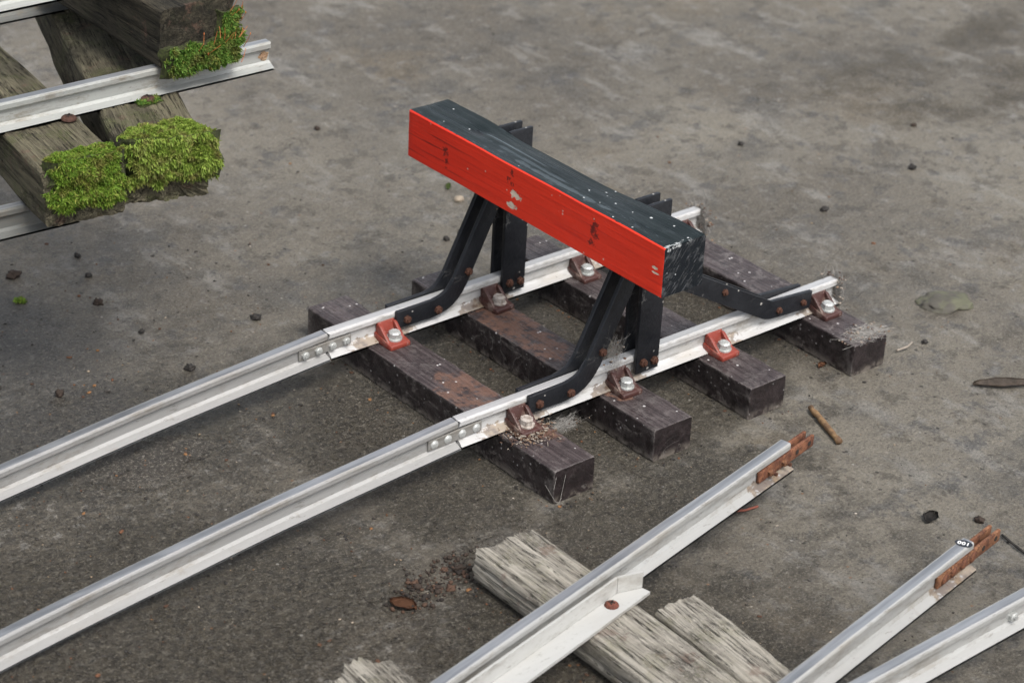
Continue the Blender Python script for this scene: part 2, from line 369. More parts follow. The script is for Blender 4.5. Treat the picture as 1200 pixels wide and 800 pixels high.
def mat_wood(name, light, mid, dark, green, seed, gk=.3):
    m = MT(name, seed=seed)
    g1 = m.noise(800, 4, .72, stretch=(1, .025, 1)); g2 = m.noise(300, 5, .68, stretch=(1, .035, 1)); g3 = m.noise(80, 6, .7, stretch=(1, .10, 1))
    big = m.noise(26, 6, .7, stretch=(1, .5, 1)); w = m.noise(300, 5, .85, stretch=(1, .5, 1))
    c = m.mix(m.ramp(g3, .36, .62), mid, light)
    c = m.mix(m.mul(m.ramp(g2, .49, .63), .42), c, tuple(x*2.2 for x in dark))
    c = m.mix(m.mul(m.ramp(g1, .54, .66), .50), c, tuple(x*1.5 for x in dark))
    c = m.mix(m.mul(m.ramp(g2, .44, .34), .50), c, tuple(min(.6, x*1.35) for x in light))
    c = m.mix(m.mul(m.ramp(big, .52, .64), m.ramp(w, .38, .58), .75), c, dark)
    c = m.mix(m.mul(m.ramp(m.noise(30, 6, .72, loc=(6, 2, 1)), .5, .62), m.ramp(w, .36, .6), gk), c, green)
    c = m.mix(m.mul(m.ramp(w, .57, .68), .6), c, tuple(min(.6, x*1.5) for x in light))
    c = m.mix(m.mul(m.ramp(m.noise(38, 5, .7, loc=(1, 6, 3)), .58, .66), .45), c, (.13, .075, .055))
    def lines(sc_, lo, loc): return m.ramp(m.math('ABSOLUTE', m.math('SUBTRACT', m.noise(sc_, 4, .6, stretch=(1, .018, 1), loc=loc), .5)), lo, lo*.3)
    ck_ = m.mx(m.mul(lines(170, .014, (2, 7, 1)), m.ramp(m.noise(40, 3, .6, loc=(3, 3, 3)), .40, .55)), m.mul(lines(330, .016, (5, 1, 2)), m.ramp(m.noise(60, 3, .6, loc=(1, 8, 3)), .44, .56)))
    c = m.mix(m.mul(ck_, .9), c, tuple(x*.55 for x in dark))
    h = m.math('ADD', m.math('SUBTRACT', m.mul(g2, -1.0), m.mul(g1, .9)), m.math('SUBTRACT', m.mul(w, .4), m.mul(ck_, 1.2)))
    return m.out(c, .85, 0, m.bump(h, .0016, .9), .25)

def mat_plain(name, c1, c2, rough=.6, metal=0.0, scale=180, seed=1.0, bump=.0005):
    m = MT(name, seed=seed); x = m.noise(scale, 5, .65)
    return m.out(m.mix(m.ramp(x, .3, .7), c1, c2), rough, metal, m.bump(x, bump, .7))

def mat_moss(name, a, b, brown, seed):
    m = MT(name, seed=seed); rnd = m.geo.outputs['Random Per Island']
    x = m.noise(75, 4, .6)
    c = m.mix(rnd, a, b); c = m.mix(m.mul(m.ramp(x, .46, .66), .85), c, brown)
    c = m.mix(m.mul(m.ramp(m.math('FRACT', m.mul(rnd, 17.3)), .86, .9), .8), c, (.22, .23, .05))
    m.bsdf.inputs['Subsurface Weight'].default_value = 0
    return m.out(c, .65, 0, None, .25)

G = mat_ground()
ALU_B = mat_alu('dull_aluminium', .20, (.44, .44, .435), (.58, .58, .575), .42, .25, 1.0, .48, .25, (-.150, -.118, -.02, .003, .128, .255))
ALU_A = mat_alu('mill_aluminium', .35, (.265, .263, .258), (.40, .398, .39), .34, .50, 2.0, .42, .85)
ALU_T = mat_alu('clean_aluminium', .25, (.33, .333, .325), (.43, .43, .418), .28, .58, 3.0, .42, .8, (-.012, -.040))
ALU_S = mat_alu('mossy_aluminium', .25, (.29, .302, .288), (.41, .418, .40), .50, .55, 4.0, .42, .8)
ALU_D = mat_alu('shade_dark_aluminium', .3, (.10, .105, .10), (.20, .205, .195), .6, .3, 8.0, .5, .7)  # stack rails lying in shade: the darkness is put into the metal colour
ALU_P = mat_alu('painted_white_aluminium', .05, (.40, .40, .385), (.48, .48, .462), .22, .1, 5.0, .46, .0)
FISH = mat_alu('grey_fishplate_steel', .45, (.24, .235, .22), (.33, .32, .305), .3, .1, 6.0, .46, .0)
ZINC = mat_plain('dusty_zinc', (.34, .35, .34), (.60, .61, .59), .5, .45, 240)
BLACK = mat_black()
RUST = mat_rust('flaking_rust', (.095, .034, .021), (.19, .080, .042))
RUSTO = mat_rust('orange_rust', (.12, .046, .025), (.23, .112, .058), 5.0)
RUSTB = mat_rust('brown_rusted_bolt', (.032, .014, .010), (.080, .034, .021), 3.0)
SCREW = mat_rust('rusty_screw_head', (.035, .018, .013), (.075, .036, .026), 9.0)
CLIPR = mat_clip('red_oxide_paint', (.17, .026, .017), (.26, .045, .028), .3)
CLIPB = mat_clip('dark_oxide_paint', (.030, .012, .010), (.075, .028, .023), .55)
BEAM = mat_beam()
WOODG = [mat_wood('grey_driftwood', (.36, .335, .285), (.23, .21, .175), (.030, .026, .022), (.19, .185, .105), s, .4) for s in (1.0, 2.3, 3.9)]
WOODB = [mat_wood('brown_damp_timber', (.150, .135, .090), (.078, .069, .046), (.014, .012, .009), (.070, .080, .030), s, .7) for s in (5.0, 6.1)]
WOODD = mat_wood('soot_dark_timber', (.060, .052, .036), (.022, .0195, .014), (.007, .0065, .005), (.035, .038, .018), 7.7, .4)
WEB = mat_plain('dusty_cobweb', (.20, .19, .175), (.36, .345, .32), .9, 0, 300)
def mat_bits(name, stops, rough=.85):
    m = MT(name); r = m.geo.outputs['Random Per Island']; c = stops[0]
    for k, st in enumerate(stops[1:]): c = m.mix(m.ramp(m.math('FRACT', m.mul(r, 7.0+k*3.3)), .45, .75), c, st)
    return m.out(m.mix(m.mul(m.noise(500, 3, .7), .6), c, tuple(x*.35 for x in stops[0])), rough)
CRUD = mat_bits('nest_debris', [(.13, .07, .042), (.25, .17, .11), (.06, .028, .018), (.34, .30, .25)])

# ------------------------------------------------------------------ ground
def grid_sheet(x0, x1, y0, y1, nx, ny):
    bm = bmesh.new(); vs = []
    for j in range(ny+1):
        for i in range(nx+1):
            vs.append(bm.verts.new((x0+(x1-x0)*i/nx, y0+(y1-y0)*j/ny, 0)))
    for j in range(ny):
        for i in range(nx):
            a = j*(nx+1)+i; bm.faces.new((vs[a], vs[a+1], vs[a+nx+2], vs[a+nx+1]))
    return bm
tag(obj('ground', grid_sheet(-40, 40, -40, 40, 8, 8), G), kind='structure')

# ------------------------------------------------------------------ rails
RP = [(-.0115, 0), (.0115, 0), (.0115, .0019), (.0042, .0044), (.0021, .0068), (.0019, .0165), (.0044, .0190), (.0057, .0200), (.0057, .0240), (.0050, .0254), (.0038, .0259)]
RP = RP + [(-y, z) for y, z in RP[::-1] if (y, z) not in ((.0115, 0),)][:-0 or None]
RP = [p for i, p in enumerate(RP) if i == 0 or p != RP[i-1]]
if RP[-1] == RP[0]: RP.pop()
RH = .0259
def rail_bm(path, wob=0.0, ragged=0.0):
    """sweep of the rail section along +x; path = [(x, y, z)]"""
    bm = bmesh.new(); prev = None
    for i, (x, y, z) in enumerate(path):
        end = i in (0, len(path)-1)
        ring = [bm.verts.new((x+(ragged*noise.noise(Vector((py*400, pz*400, i))) if end else 0), y+py+wob*noise.noise(Vector((x*9, 3, z))), z+pz)) for py, pz in RP]
        n = len(ring)
        if prev:
            for k in range(n): bm.faces.new((prev[k], prev[(k+1) % n], ring[(k+1) % n], ring[k]))
        else: bm.faces.new(ring)
        prev = ring
    bm.faces.new(prev[::-1]); return bm
def xpath(x0, x1, f=lambda x: (0, 0), n=40):
    return [(x0+(x1-x0)*i/n, *f(x0+(x1-x0)*i/n)) for i in range(n+1)]

def hexbolt_bm(af, h, washer=True, thread=0.0):
    """axis +z, seat at z = 0"""
    bm = bmesh.new(); r = af/2/math.cos(math.pi/6); z0 = 0
    if washer: cyl(bm, (0, 0, -.0002), (0, 0, .0012), af*.72, n=20); z0 = .0012
    cyl(bm, (0, 0, z0), (0, 0, z0+h*.82), r, n=6); cyl(bm, (0, 0, z0+h*.8), (0, 0, z0+h), r*.93, r*.72, n=12)
    if thread: cyl(bm, (0, 0, z0+h-.0004), (0, 0, z0+h+thread), af*.27, n=10)
    return bm
def dome_bm(r, h, slot=False):
    bm = bmesh.new(); n = 18; rings = []
    for k in range(5):
        a = k/4*math.pi/2*.96; rings.append([bm.verts.new((r*math.cos(a)*math.cos(t), r*math.cos(a)*math.sin(t), h*math.sin(a))) for t in [2*math.pi*i/n for i in range(n)]])
    base = [bm.verts.new((v.co.x, v.co.y, -.0008)) for v in rings[0]]
    rings.insert(0, base)
    for A, B in zip(rings, rings[1:]):
        for i in range(n): bm.faces.new((A[i], A[(i+1) % n], B[(i+1) % n], B[i]))
    bm.faces.new(rings[-1]); bm.faces.new(base[::-1])
    if slot:
        for rr in (0, math.pi/2):
            pass
    return bm

# ------------------------------------------------------------------ buffer stop
H = .0337
stop = empty('buffer_stop', (0, .01, 0), 'miniature railway buffer stop with red fronted black beam, rails and brown sleepers', 'buffer stop')
YN, YF = -.088, .1075
XJ, XE = -.196, .287
# sleepers
SL = [(-.1532, -.1758, .1952), (-.0337, -.1746, .1850), (.0919, -.1707, .1930), (.2338, -.1696, .1990)]
SW = .0469
tans = [([(0, -.03, H), (0, -.075, H), (.01, -.115, H)], [(.03, .035, .05), (.02, .03, .05), (.022, .03, .05)], .75),
        ([(0, .055, H), (-.005, -.005, H), (.0, -.095, H)], [(.028, .055, .05), (.02, .03, .05), (.02, .03, .05)], .95),
        ([(0, .0, H)], [(.015, .02, .05)], .3), ([(.005, -.1, H)], [(.015, .02, .05)], .25)]
for i, (x, y0, y1) in enumerate(SL):
    bm = bmesh.new(); L = y1-y0
    ny, rr = 60, .0016
    sec = [(-SW/2, rr), (-SW/2+rr*.3, .0004), (-SW/2+rr, 0), (SW/2-rr, 0), (SW/2, rr)]
    sec += [(SW/2, H-rr*1.0), (SW/2-rr*.3, H-rr*.3), (SW/2-rr, H)] + [(SW/2-rr-(SW-2*rr)*k/10, H) for k in range(1, 10)] + [(-SW/2+rr, H), (-SW/2+rr*.3, H-rr*.3), (-SW/2, H-rr)]
    prev = None; cy = (y0+y1)/2
    for j in range(ny+1):
        t = j/ny; y = y0-cy+L*t
        ins = 1 if j not in (0, ny) else .975
        if j in (1, ny-1): y += (.0012-L/ny)*(1 if j == 1 else -1)
        ring = []
        for (sx, sz) in sec:
            d = .0005*noise.noise(Vector((sx*40+i*9, y*25, sz*60)))+.00035*noise.noise(Vector((sx*200+i*9, y*180, sz*200)))
            ring.append(bm.verts.new((sx*ins+d, y, max(0, sz*(1 if ins == 1 else .985)+d))))
        n = len(ring)
        if prev:
            for k in range(n): bm.faces.new((prev[k], prev[(k+1) % n], ring[(k+1) % n], ring[k]))
        else: bm.faces.new(ring)
        prev = ring
    bm.faces.new(prev[::-1])
    obj('sleeper', bm, mat_sleeper(i+1.0, *tans[i], (.35, .35, .45, .55)[i]), T(x+SW/2, cy, 0), stop)

ZR = .0334
near_rail = obj('rail', rail_bm(xpath(XJ+.0015, XE, n=30), .0005, .004), ALU_B, T(0, YN, ZR), stop, True, 22)
far_rail = obj('rail', rail_bm(xpath(XJ+.0015, XE-.002, n=30), .0005, .004), ALU_B, T(0, YF, ZR), stop, True, 22)

# beam
def beam_bm():
    BX, BZ, L = .0494, .0490, .3625
    bm = bmesh.new(); r = .0012; sec = []
    n = 12
    for k in range(n+1): sec.append((r+(BX-2*r)*k/n, 0))
    for k in range(n+1): sec.append((BX, r+(BZ-2*r)*k/n))
    for k in range(n+1): sec.append((BX-r-(BX-2*r)*k/n, BZ))
    for k in range(n+1): sec.append((0, BZ-r-(BZ-2*r)*k/n))
    N = 90; prev = None
    def dz(u, y):
        # waney top back edge and a shallow hollow along the top
        w = smoothstep(-.135, -.05, y)*(1-smoothstep(.06, .125, y))
        f = smoothstep(.45, 1.0, u)
        hollow = .0016*math.exp(-((y+.02)/.07)**2)*math.exp(-((u-.45)/.25)**2)
        knot = .0022*math.exp(-((y-.105)/.012)**2)*math.exp(-((u-.5)/.16)**2)
        return -.0036*w*f-hollow-knot+.0010*math.exp(-((y+.15)/.02)**2)*f
    for j in range(N+1):
        y = -L/2+L*j/N; ring = []
        e = .4 if j in (0, N) else 0
        if j == 1: y = -L/2+.0008
        if j == N-1: y = L/2-.0008
        for (x, z) in sec:
            u = x/BX; g = .0004*noise.noise(Vector((x*120, y*14, z*120)))
            zz = z+(dz(u, y) if z > BZ*.5 else 0)*max(0, (z/BZ-.5)*2)
            ring.append(bm.verts.new((x+g+(BX/2-x)*.02*e, y+.0004*noise.noise(Vector((x*90, 1, z*90)))*(1 if e else 0), zz+g+(BZ/2-z)*.02*e)))
        if prev:
            for k in range(len(ring)):
                if (ring[k].co-ring[(k+1) % len(ring)].co).length < 1e-7: continue
                bm.faces.new((prev[k], prev[(k+1) % len(ring)], ring[(k+1) % len(ring)], ring[k]))
        else: bm.faces.new(ring)
        prev = ring
    bm.faces.new(prev[::-1]); return bm
obj('buffer_beam', beam_bm(), BEAM, T(-.0378, .0100, .1672), stop, True, 28)

# struts: flat bars on both sides of each rail
TB = .0042
def offset_path(pts, w):
    """outline of a flat bar of width w whose centre line is pts (x, z)"""
    A, B = [], []
    for i, p in enumerate(pts):
        p = Vector(p); a = Vector(pts[max(i-1, 0)]); b = Vector(pts[min(i+1, len(pts)-1)])
        if 0 < i < len(pts)-1:
            n1 = (p-a).normalized(); n2 = (b-p).normalized(); n = (Vector((-n1.y, n1.x))+Vector((-n2.y, n2.x)))
            n.normalize(); k = 1/max(.5, n.dot(Vector((-n1.y, n1.x))))
        else:
            d = (b-a).normalized(); n = Vector((-d.y, d.x)); k = 1
        A.append(tuple(p+n*w/2*k)); B.append(tuple(p-n*w/2*k))
    return A+B[::-1]
def arc_path(p0, p1, p2, r, n=6):
    """p0 -> p1 -> p2 with a rounded corner"""
    p0, p1, p2 = map(Vector, (p0, p1, p2)); a = (p0-p1).normalized(); b = (p2-p1).normalized()
    A = p1+a*r; B = p1+b*r; out = [tuple(p0)]
    for k in range(n+1):
        t = k/n; out.append(tuple((1-t)**2*A+2*t*(1-t)*p1+t*t*B))
    return out+[tuple(p2)]
front_c = arc_path((-.1185, .0512), (-.0525, .0512), (.0055, .166), .022)
rear_c = arc_path((.0395, .1385), (.1855, .0560), (.2450, .0512), .005, 3)
def flat_bar(name, centre, w, y, mat, cut=None):
    bm = bmesh.new()
    prism(bm, offset_path(centre, w), -TB/2, TB/2, 'y', .0007, 2)
    if cut is not None:
        bmesh.ops.bisect_plane(bm, geom=bm.verts[:]+bm.edges[:]+bm.faces[:], plane_co=(0, 0, cut), plane_no=(0, 0, 1), clear_outer=True)
        bmesh.ops.holes_fill(bm, edges=[e for e in bm.edges if e.is_boundary])
    return obj(name, bm, mat, T(0, y, 0), stop, True, 30)
def bolt_at(parent, x, z, ysurf, side, af=.0072, h=.0034, mat=RUSTB, thread=0.0015):
    M = T(x, ysurf, z, 0, rad(90) if side < 0 else rad(-90)) @ Matrix.Rotation(random.random()*6, 4, 'Z')
    return obj('bolt', hexbolt_bm(af, h, False, thread), mat, M, parent)
for yr in (YN, YF):
    for s in (-1, 1):
        yc = yr+s*(.0057+TB/2+.0002); ys = yc+s*TB/2
        fb = flat_bar('front_strut', front_c, .0185, yc, BLACK, cut=.1668)
        pc = [(.0257, .0410), (.0257, .1300), (.0262, .2140)]
        pb = flat_bar('upright', pc, .0284, yc, BLACK)
        rb = flat_bar('rear_strut', rear_c, .0190, yc+s*(TB+.0002) if False else yc, BLACK)
        for (x, z) in ((-.107, .0500), (-.0695, .0490), (-.0335, .0800)): bolt_at(fb, x, z, ys, s)
        for (x, z) in ((.0195, .0520), (.0335, .0505)): bolt_at(pb, x, z, ys, s, mat=RUSTB)
        for (x, z) in ((.120, .0960), (.1990, .0530), (.2330, .0515)): bolt_at(rb, x, z, ys, s, .006, .0026)
for yr in (YN, YF):   # packing between the two uprights behind the beam
    bm = bmesh.new(); box(bm, (.0235, yr, .186), (.0200, .0112, .030), .0006)
    obj('packing_block', bm, BLACK, None, stop)

# rail clips (cast chair against the rail, with one bolt)
def clip_bm():
    bm = bmesh.new()
    prism(bm, [(-.0300, 0), (-.0022, 0), (-.0022, .0100), (-.0300, .0052)], -.0118, .0118, 'x', .0014, 2)
    prism(bm, [(-.0128, .003), (-.0022, .003), (-.0022, .0205), (-.0060, .0205)], -.0100, .0100, 'x', .0016, 3)
    for s in (-1, 1):
        a, b = (.0066*s, .0106*s)
        prism(bm, [(-.0250, .0045), (-.0070, .0045), (-.0070, .0190), (-.0105, .0175)], min(a, b), max(a, b), 'x', .0012, 2)
    return bm
def make_clip(x, yr, mat, bm_mat, tilt=0):
    M = T(x, yr, H-.0004, tilt)
    c = obj('rail_clip', clip_bm(), mat, M, stop, True, 40)
    obj('bolt', hexbolt_bm(.0108, .0064), bm_mat, M @ T(.0, -.0190, .0068, random.random(), rad(6)), c)
    return c
DUSTB = mat_plain('dusty_bolt', (.22, .18, .15), (.48, .44, .40), .85, .1, 260)
clips = []
for x, yr, mat, bmat in ((-.1290, YN, CLIPB, DUSTB), (-.0075, YN, CLIPB, ZINC), (.1165, YN, CLIPR, ZINC), (.2600, YN, CLIPB, ZINC),
                         (-.1285, YF, CLIPR, ZINC), (-.0010, YF, CLIPB, DUSTB), (.1150, YF, CLIPB, ZINC), (.2580, YF, CLIPB, ZINC)):
    clips.append(make_clip(x, yr, mat, bmat, random.uniform(-.06, .06)))
clips[2]['label'] = 'bright red oxide clip with a clean bolt'; clips[4]['label'] = 'bright red oxide clip beside the fishplate'

# ------------------------------------------------------------------ long approach rails (lie down onto the concrete)
def approach(yr, label, slot_type):
    z0 = ZR-.0002
    def f(x):
        t = XJ-x
        return (-.085*t*t, max(.0006, z0-.059*t+.0) if t < .5 else max(.0006, z0-.059*.5))
    r = empty('rail', (-.7, yr, 0), label, 'rail', 'long rails leading up to the buffer stop')
    obj('rail_bar', rail_bm(xpath(-1.15, XJ-.0008, f, 60), .0006, .002), ALU_A, T(0, yr, 0), r, True, 22)
    bm = bmesh.new(); box(bm, (0, 0, 0), (.060, .0024, .0108), .0009)
    fp = obj('fishplate', bm, FISH, T(XJ-.002, yr-.0033, ZR+.0112, 0, 0, rad(-1.2)), r)
    for k, dx in enumerate((-.0235, -.0085, .0075, .0235)):
        bmB = dome_bm(.0042, .0022) if slot_type else hexbolt_bm(.0068, .0030, False, .0012)
        obj('bolt', bmB, ZINC, T(XJ-.002+dx, yr-.0045, ZR+.0112+dx*.021, 0, rad(90)), fp, slot_type, 40)
    return r
approach(YN, 'near long aluminium rail running out to the bottom left corner', True)
approach(YF, 'far long aluminium rail reaching the left edge below the mossy stack', False)

# ------------------------------------------------------------------ timbers
def timber_bm(w, h, L, seed, step=.0016, ystep=.004, r=.004, depth=.0016, wane=.003, ragged=.004, axisfreq=6.0):
    """along +y from 0 to L, centred on x, base at z = 0"""
    bm = bmesh.new(); sec = []
    nw = max(6, int(w/step)); nh = max(6, int(h/step))
    for k in range(nw): sec.append((-w/2+w*k/nw, 0.0, 0, -1))
    for k in range(nh): sec.append((w/2, h*k/nh, 1, 0))
    for k in range(nw): sec.append((w/2-w*k/nw, h, 0, 1))
    for k in range(nh): sec.append((-w/2, h-h*k/nh, -1, 0))
    def rnd(x, z):   # round the corners
        cx = max(-w/2+r, min(w/2-r, x)); cz = max(r, min(h-r, z))
        d = Vector((x-cx, z-cz))
        if d.length > r: d = d.normalized()*r
        return cx+d.x, cz+d.y
    ny = int(L/ystep); prev = None; S = Vector((seed*13.7, seed*5.3, seed*2.9))
    for j in range(ny+1):
        y = L*j/ny; ring = []; flat = []
        for (x, z, nx, nz) in sec:
            X, Z = rnd(x, z)
            q = Vector((X*230, y*axisfreq, Z*230))+S
            g = noise.noise(q)+.5*noise.noise(q*2.1)
            crack = max(0, g-.18)**1.0*depth*2.2
            big = wane*noise.noise(Vector((X*22, y*9, Z*22))+S)+.4*wane*noise.noise(Vector((X*60, y*20, Z*60))+S)
            cdir = Vector((X, Z-h/2)); 
            if cdir.length > 0: cdir.normalize()
            k = -(crack)+big
            yy = y
            if j in (0, ny):
                yy += ragged*(noise.noise(Vector((X*120, 3, Z*120))+S)+.6*noise.noise(Vector((X*420, 3, Z*420))+S))
            px, pz = X+cdir.x*k, Z+cdir.y*k
            ring.append(bm.verts.new((px, yy, max(0.0003, pz)))); flat.append((X+cdir.x*big, max(.0004, Z+cdir.y*big)))
        n = len(ring)
        if prev:
            for k in range(n): bm.faces.new((prev[k], prev[(k+1) % n], ring[(k+1) % n], ring[k]))
        first = ring if j == 0 else None
        if j in (0, ny):   # end cap: shrinking rings, broken end grain
            sgn = -1 if j == 0 else 1; last = ring; c = Vector((0, 0, h/2))
            for q in range(1, 8):
                t = q/8; nr = []
                for (fx, fz) in flat:
                    x, z = fx*(1-t), h/2+(fz-h/2)*(1-t)
                    yy = y+ragged*(1-.5*t)*(noise.noise(Vector((x*120, 3, z*120))+S)+.6*noise.noise(Vector((x*420, 3, z*420))+S))+sgn*.0006
                    nr.append(bm.verts.new((x, yy, z)))
                for k in range(n): bm.faces.new((last[k], last[(k+1) % n], nr[(k+1) % n], nr[k]))
                last = nr
            bm.faces.new(last)
        prev = ring
    return bm

# ------------------------------------------------------------------ turnout panel, bottom right
turn = empty('turnout_panel', (-.25, -.42, 0), 'dismantled turnout panel of pale aluminium rails on split grey timber sleepers, lower right', 'track panel')
AZT = math.atan2(-.2794+.3758, .0165+.4505)
def along(px, py, az, d, off=0.0): return (px+math.cos(az)*d-math.sin(az)*off, py+math.sin(az)*d+math.cos(az)*off)
WH = .0338
def put_timber(name, w, h, L, x, y, az, mat, parent, seed, z=0.0, **k):
    """near end (y=0 of the mesh) at x, y; az = heading of the far end"""
    return obj(name, timber_bm(w, h, L, seed, **k), mat, T(x, y, z, az-math.pi/2), parent, True, 50)
put_timber('sleeper', .064, WH, .38, -.2530, -.232, rad(-91.5), WOODG[0], turn, 1.1, r=.010, depth=.0026, wane=.0034, ragged=.005)
put_timber('sleeper', .0425, WH-.002, .30, -.199, -.379, rad(-94.5), WOODG[1], turn, 2.2, r=.005, depth=.0026, wane=.0022, ragged=.004)
put_timber('sleeper', .056, WH, .22, -.458, -.303, rad(-94), WOODG[2], turn, 3.6, r=.004, depth=.003, wane=.003, ragged=.012)
def turn_rail(ex, ey, az, L, z=WH, name='rail'):
    # ex, ey: far head edge at the rail's right-hand end
    cx, cy = ex+math.sin(az)*.0057, ey-math.cos(az)*.0057
    o = obj(name, rail_bm(xpath(-L, 0, n=30), .0003, .0006), ALU_T, T(cx, cy, z, az), turn, True, 22)
    return o, (cx, cy)
r4, c4 = turn_rail(.0165, -.2794, AZT, .75)
r5, c5 = turn_rail(.0278, -.4787, rad(10.2), .60)
r6, c6 = turn_rail(.0178+.30, -.5516+.002, rad(1.0), .85)
def fish_pair(c, az, reach, mats, nuts, z=WH, L=.088):
    for s in (-1, 1):
        bm = bmesh.new(); box(bm, (0, 0, 0), (L, .0034, .0115), .0010, 2)
        ctr = along(*c, az, reach-L/2, s*.0042)
        M = T(ctr[0], ctr[1], z+.0116, az)
        f = obj('fishplate', bm, mats, M, turn, True, 40)
        for hx in (L/2-.008, L/2-.028):       # bolt holes, seen as dark rusty sinks
            b2 = bmesh.new(); cyl(b2, (0, 0, 0), (0, 0, .0003), .0024, n=14)
            obj('bolt_hole', b2, HOLE, M @ T(hx, s*.0017, .0003, 0, rad(-90*s)), f)
        if nuts and s < 0:
            for hx in (-L/2+.016, -L/2+.038):
                obj('bolt', hexbolt_bm(.0064, .0036, False, .0042), RUSTO, M @ T(hx, s*.0017, 0, 0, rad(90)), f)
HOLE = mat_plain('bolt_hole_shadow', (.012, .010, .009), (.03, .02, .015), .9)
fish_pair(c4, AZT, .040, RUST, True)
fish_pair(c5, rad(10.2), .046, RUSTO, False, L=.100)
fp5 = [o for o in bpy.data.objects if o.name.startswith('fishplate')][-2]
# flaky rust knobs on the near plate
for hx in (-.040, -.026, -.010, .004):
    bm = bmesh.new(); lump(bm, (0, 0, 0), (.0052, .0018, .0050), hx*100, 2, .4)
    obj('rusted_bolt', bm, RUST, WM[fp5.name] @ T(hx, -.0018, 0), fp5, True)
# plate on the right-hand rail
bm = bmesh.new(); box(bm, (0, 0, 0), (.07, .0030, .0108), .0010, 2)
cp = (-.0215+.035+.002, c6[1]-.0052)
f6 = obj('fishplate', bm, FISH, T(cp[0], cp[1], WH+.0114, rad(1)), turn)
for hx in (-.024, .004): obj('bolt', hexbolt_bm(.0074, .004, True, .0016), ZINC, T(cp[0]+hx, cp[1]-.0016, WH+.0114, 0, rad(90)), f6)
# check rail: an angle with flared end, screwed down beside the first rail
def check_rail():
    bm = bmesh.new(); t = .0022; hv = .0150; base = .0030
    j2 = Vector((-.2360, -.3481)); d = Vector((math.cos(AZT), math.sin(AZT))); nrm = Vector((-d.y, d.x))
    j1 = j2-d*.30; j3 = Vector((-.2136, -.3540))
    # standing leg
    def wall(a, b, na, nb):
        lo = [Vector((a.x, a.y, 0)), Vector((b.x, b.y, 0)), Vector((b.x, b.y, 0))+Vector((*(nb*t), 0)), Vector((a.x, a.y, 0))+Vector((*(na*t), 0))]
        V = [bm.verts.new(p) for p in lo]+[bm.verts.new(p+Vector((0, 0, hv))) for p in lo]
        for q in ((0, 1, 2, 3), (4, 5, 6, 7), (0, 1, 5, 4), (1, 2, 6, 5), (2, 3, 7, 6), (3, 0, 4, 7)): bm.faces.new([V[k] for k in q])
    d2 = (j3-j2).normalized(); n2 = Vector((-d2.y, d2.x))
    wall(j1, j2, nrm, (nrm+n2).normalized()); wall(j2+d2*.0004, j3, (nrm+n2).normalized(), n2)
    # foot
    o2 = Vector((-.2119, -.3618)); wdt = .0230
    o1 = j1-nrm*wdt; k2 = j2-nrm*.0002+nrm*0
    poly = [j1-nrm*.0, j2, j3+Vector((.002, .0005))*0, o2, o1]
    oo = Vector((-.3459, -.3903)); poly[3] = o2; poly[4] = o2+(oo-o2)*2.2
    poly[2] = j3
    prism(bm, [tuple(p) for p in poly], -base, -.0002, 'z')
    return bm
ck = obj('check_rail', check_rail(), ALU_P, T(0, 0, WH+.0032), turn)
def screw_bm(r, h):
    bm = dome_bm(r, h)
    for a in (0, math.pi/2):     # recessed cross
        pass
    return bm
def screw(x, y, z, r, parent, mat=SCREW):
    o = obj('screw', screw_bm(r, r*.48), mat, T(x, y, z, random.random()*3), parent, True, 60)
    for a in (0, math.pi/2):
        b = bmesh.new(); box(b, (0, 0, 0), (r*.95, r*.24, .0006), .0)
        obj('screw_slot', b, HOLE, WM[o.name] @ T(0, 0, r*.47, a), o)
    return o
screw(-.2501, -.3580, WH+.0034, .0060, ck, mat_rust('red_rusty_screw', (.085, .026, .018), (.17, .055, .036), 2.0))

# sticker with "100" on the end of the second rail
def sticker():
    bm = bmesh.new(); n = 40
    top = [bm.verts.new(((.0074*math.cos(2*math.pi*i/n)), .0049*math.sin(2*math.pi*i/n), .00025)) for i in range(n)]
    bot = [bm.verts.new((v.co.x, v.co.y, 0)) for v in top]
    bm.faces.new(top)
    for i in range(n): bm.faces.new((bot[i], bot[(i+1) % n], top[(i+1) % n], top[i]))
    cu = bpy.data.curves.new('lettering', 'FONT'); cu.body = '100'; cu.size = .0063; cu.align_x = 'CENTER'; cu.align_y = 'CENTER'; cu.space_character = 1.12
    cu.offset = .00018; cu.extrude = .00008
    tmp = bpy.data.objects.new('lettering', cu); col.objects.link(tmp)
    me = bpy.data.meshes.new_from_object(tmp.evaluated_get(bpy.context.evaluated_depsgraph_get()))
    me.transform(Matrix.Translation((0, 0, .00034)))
    k = len(bm.faces); bm.from_mesh(me)
    bm.faces.ensure_lookup_table()
    for f in bm.faces[k:]: f.material_index = 1
    bpy.data.objects.remove(tmp); bpy.data.curves.remove(cu); bpy.data.meshes.remove(me)
    return bm
sx, sy = along(*c5, rad(10.2), -.0078)
obj('number_sticker', sticker(), [mat_plain('black_vinyl', (.008, .010, .016), (.014, .017, .024), .35), mat_plain('white_print', (.72, .72, .70), (.80, .80, .78), .5)],
    T(sx, sy, WH+RH+.00015, rad(118)), r5)

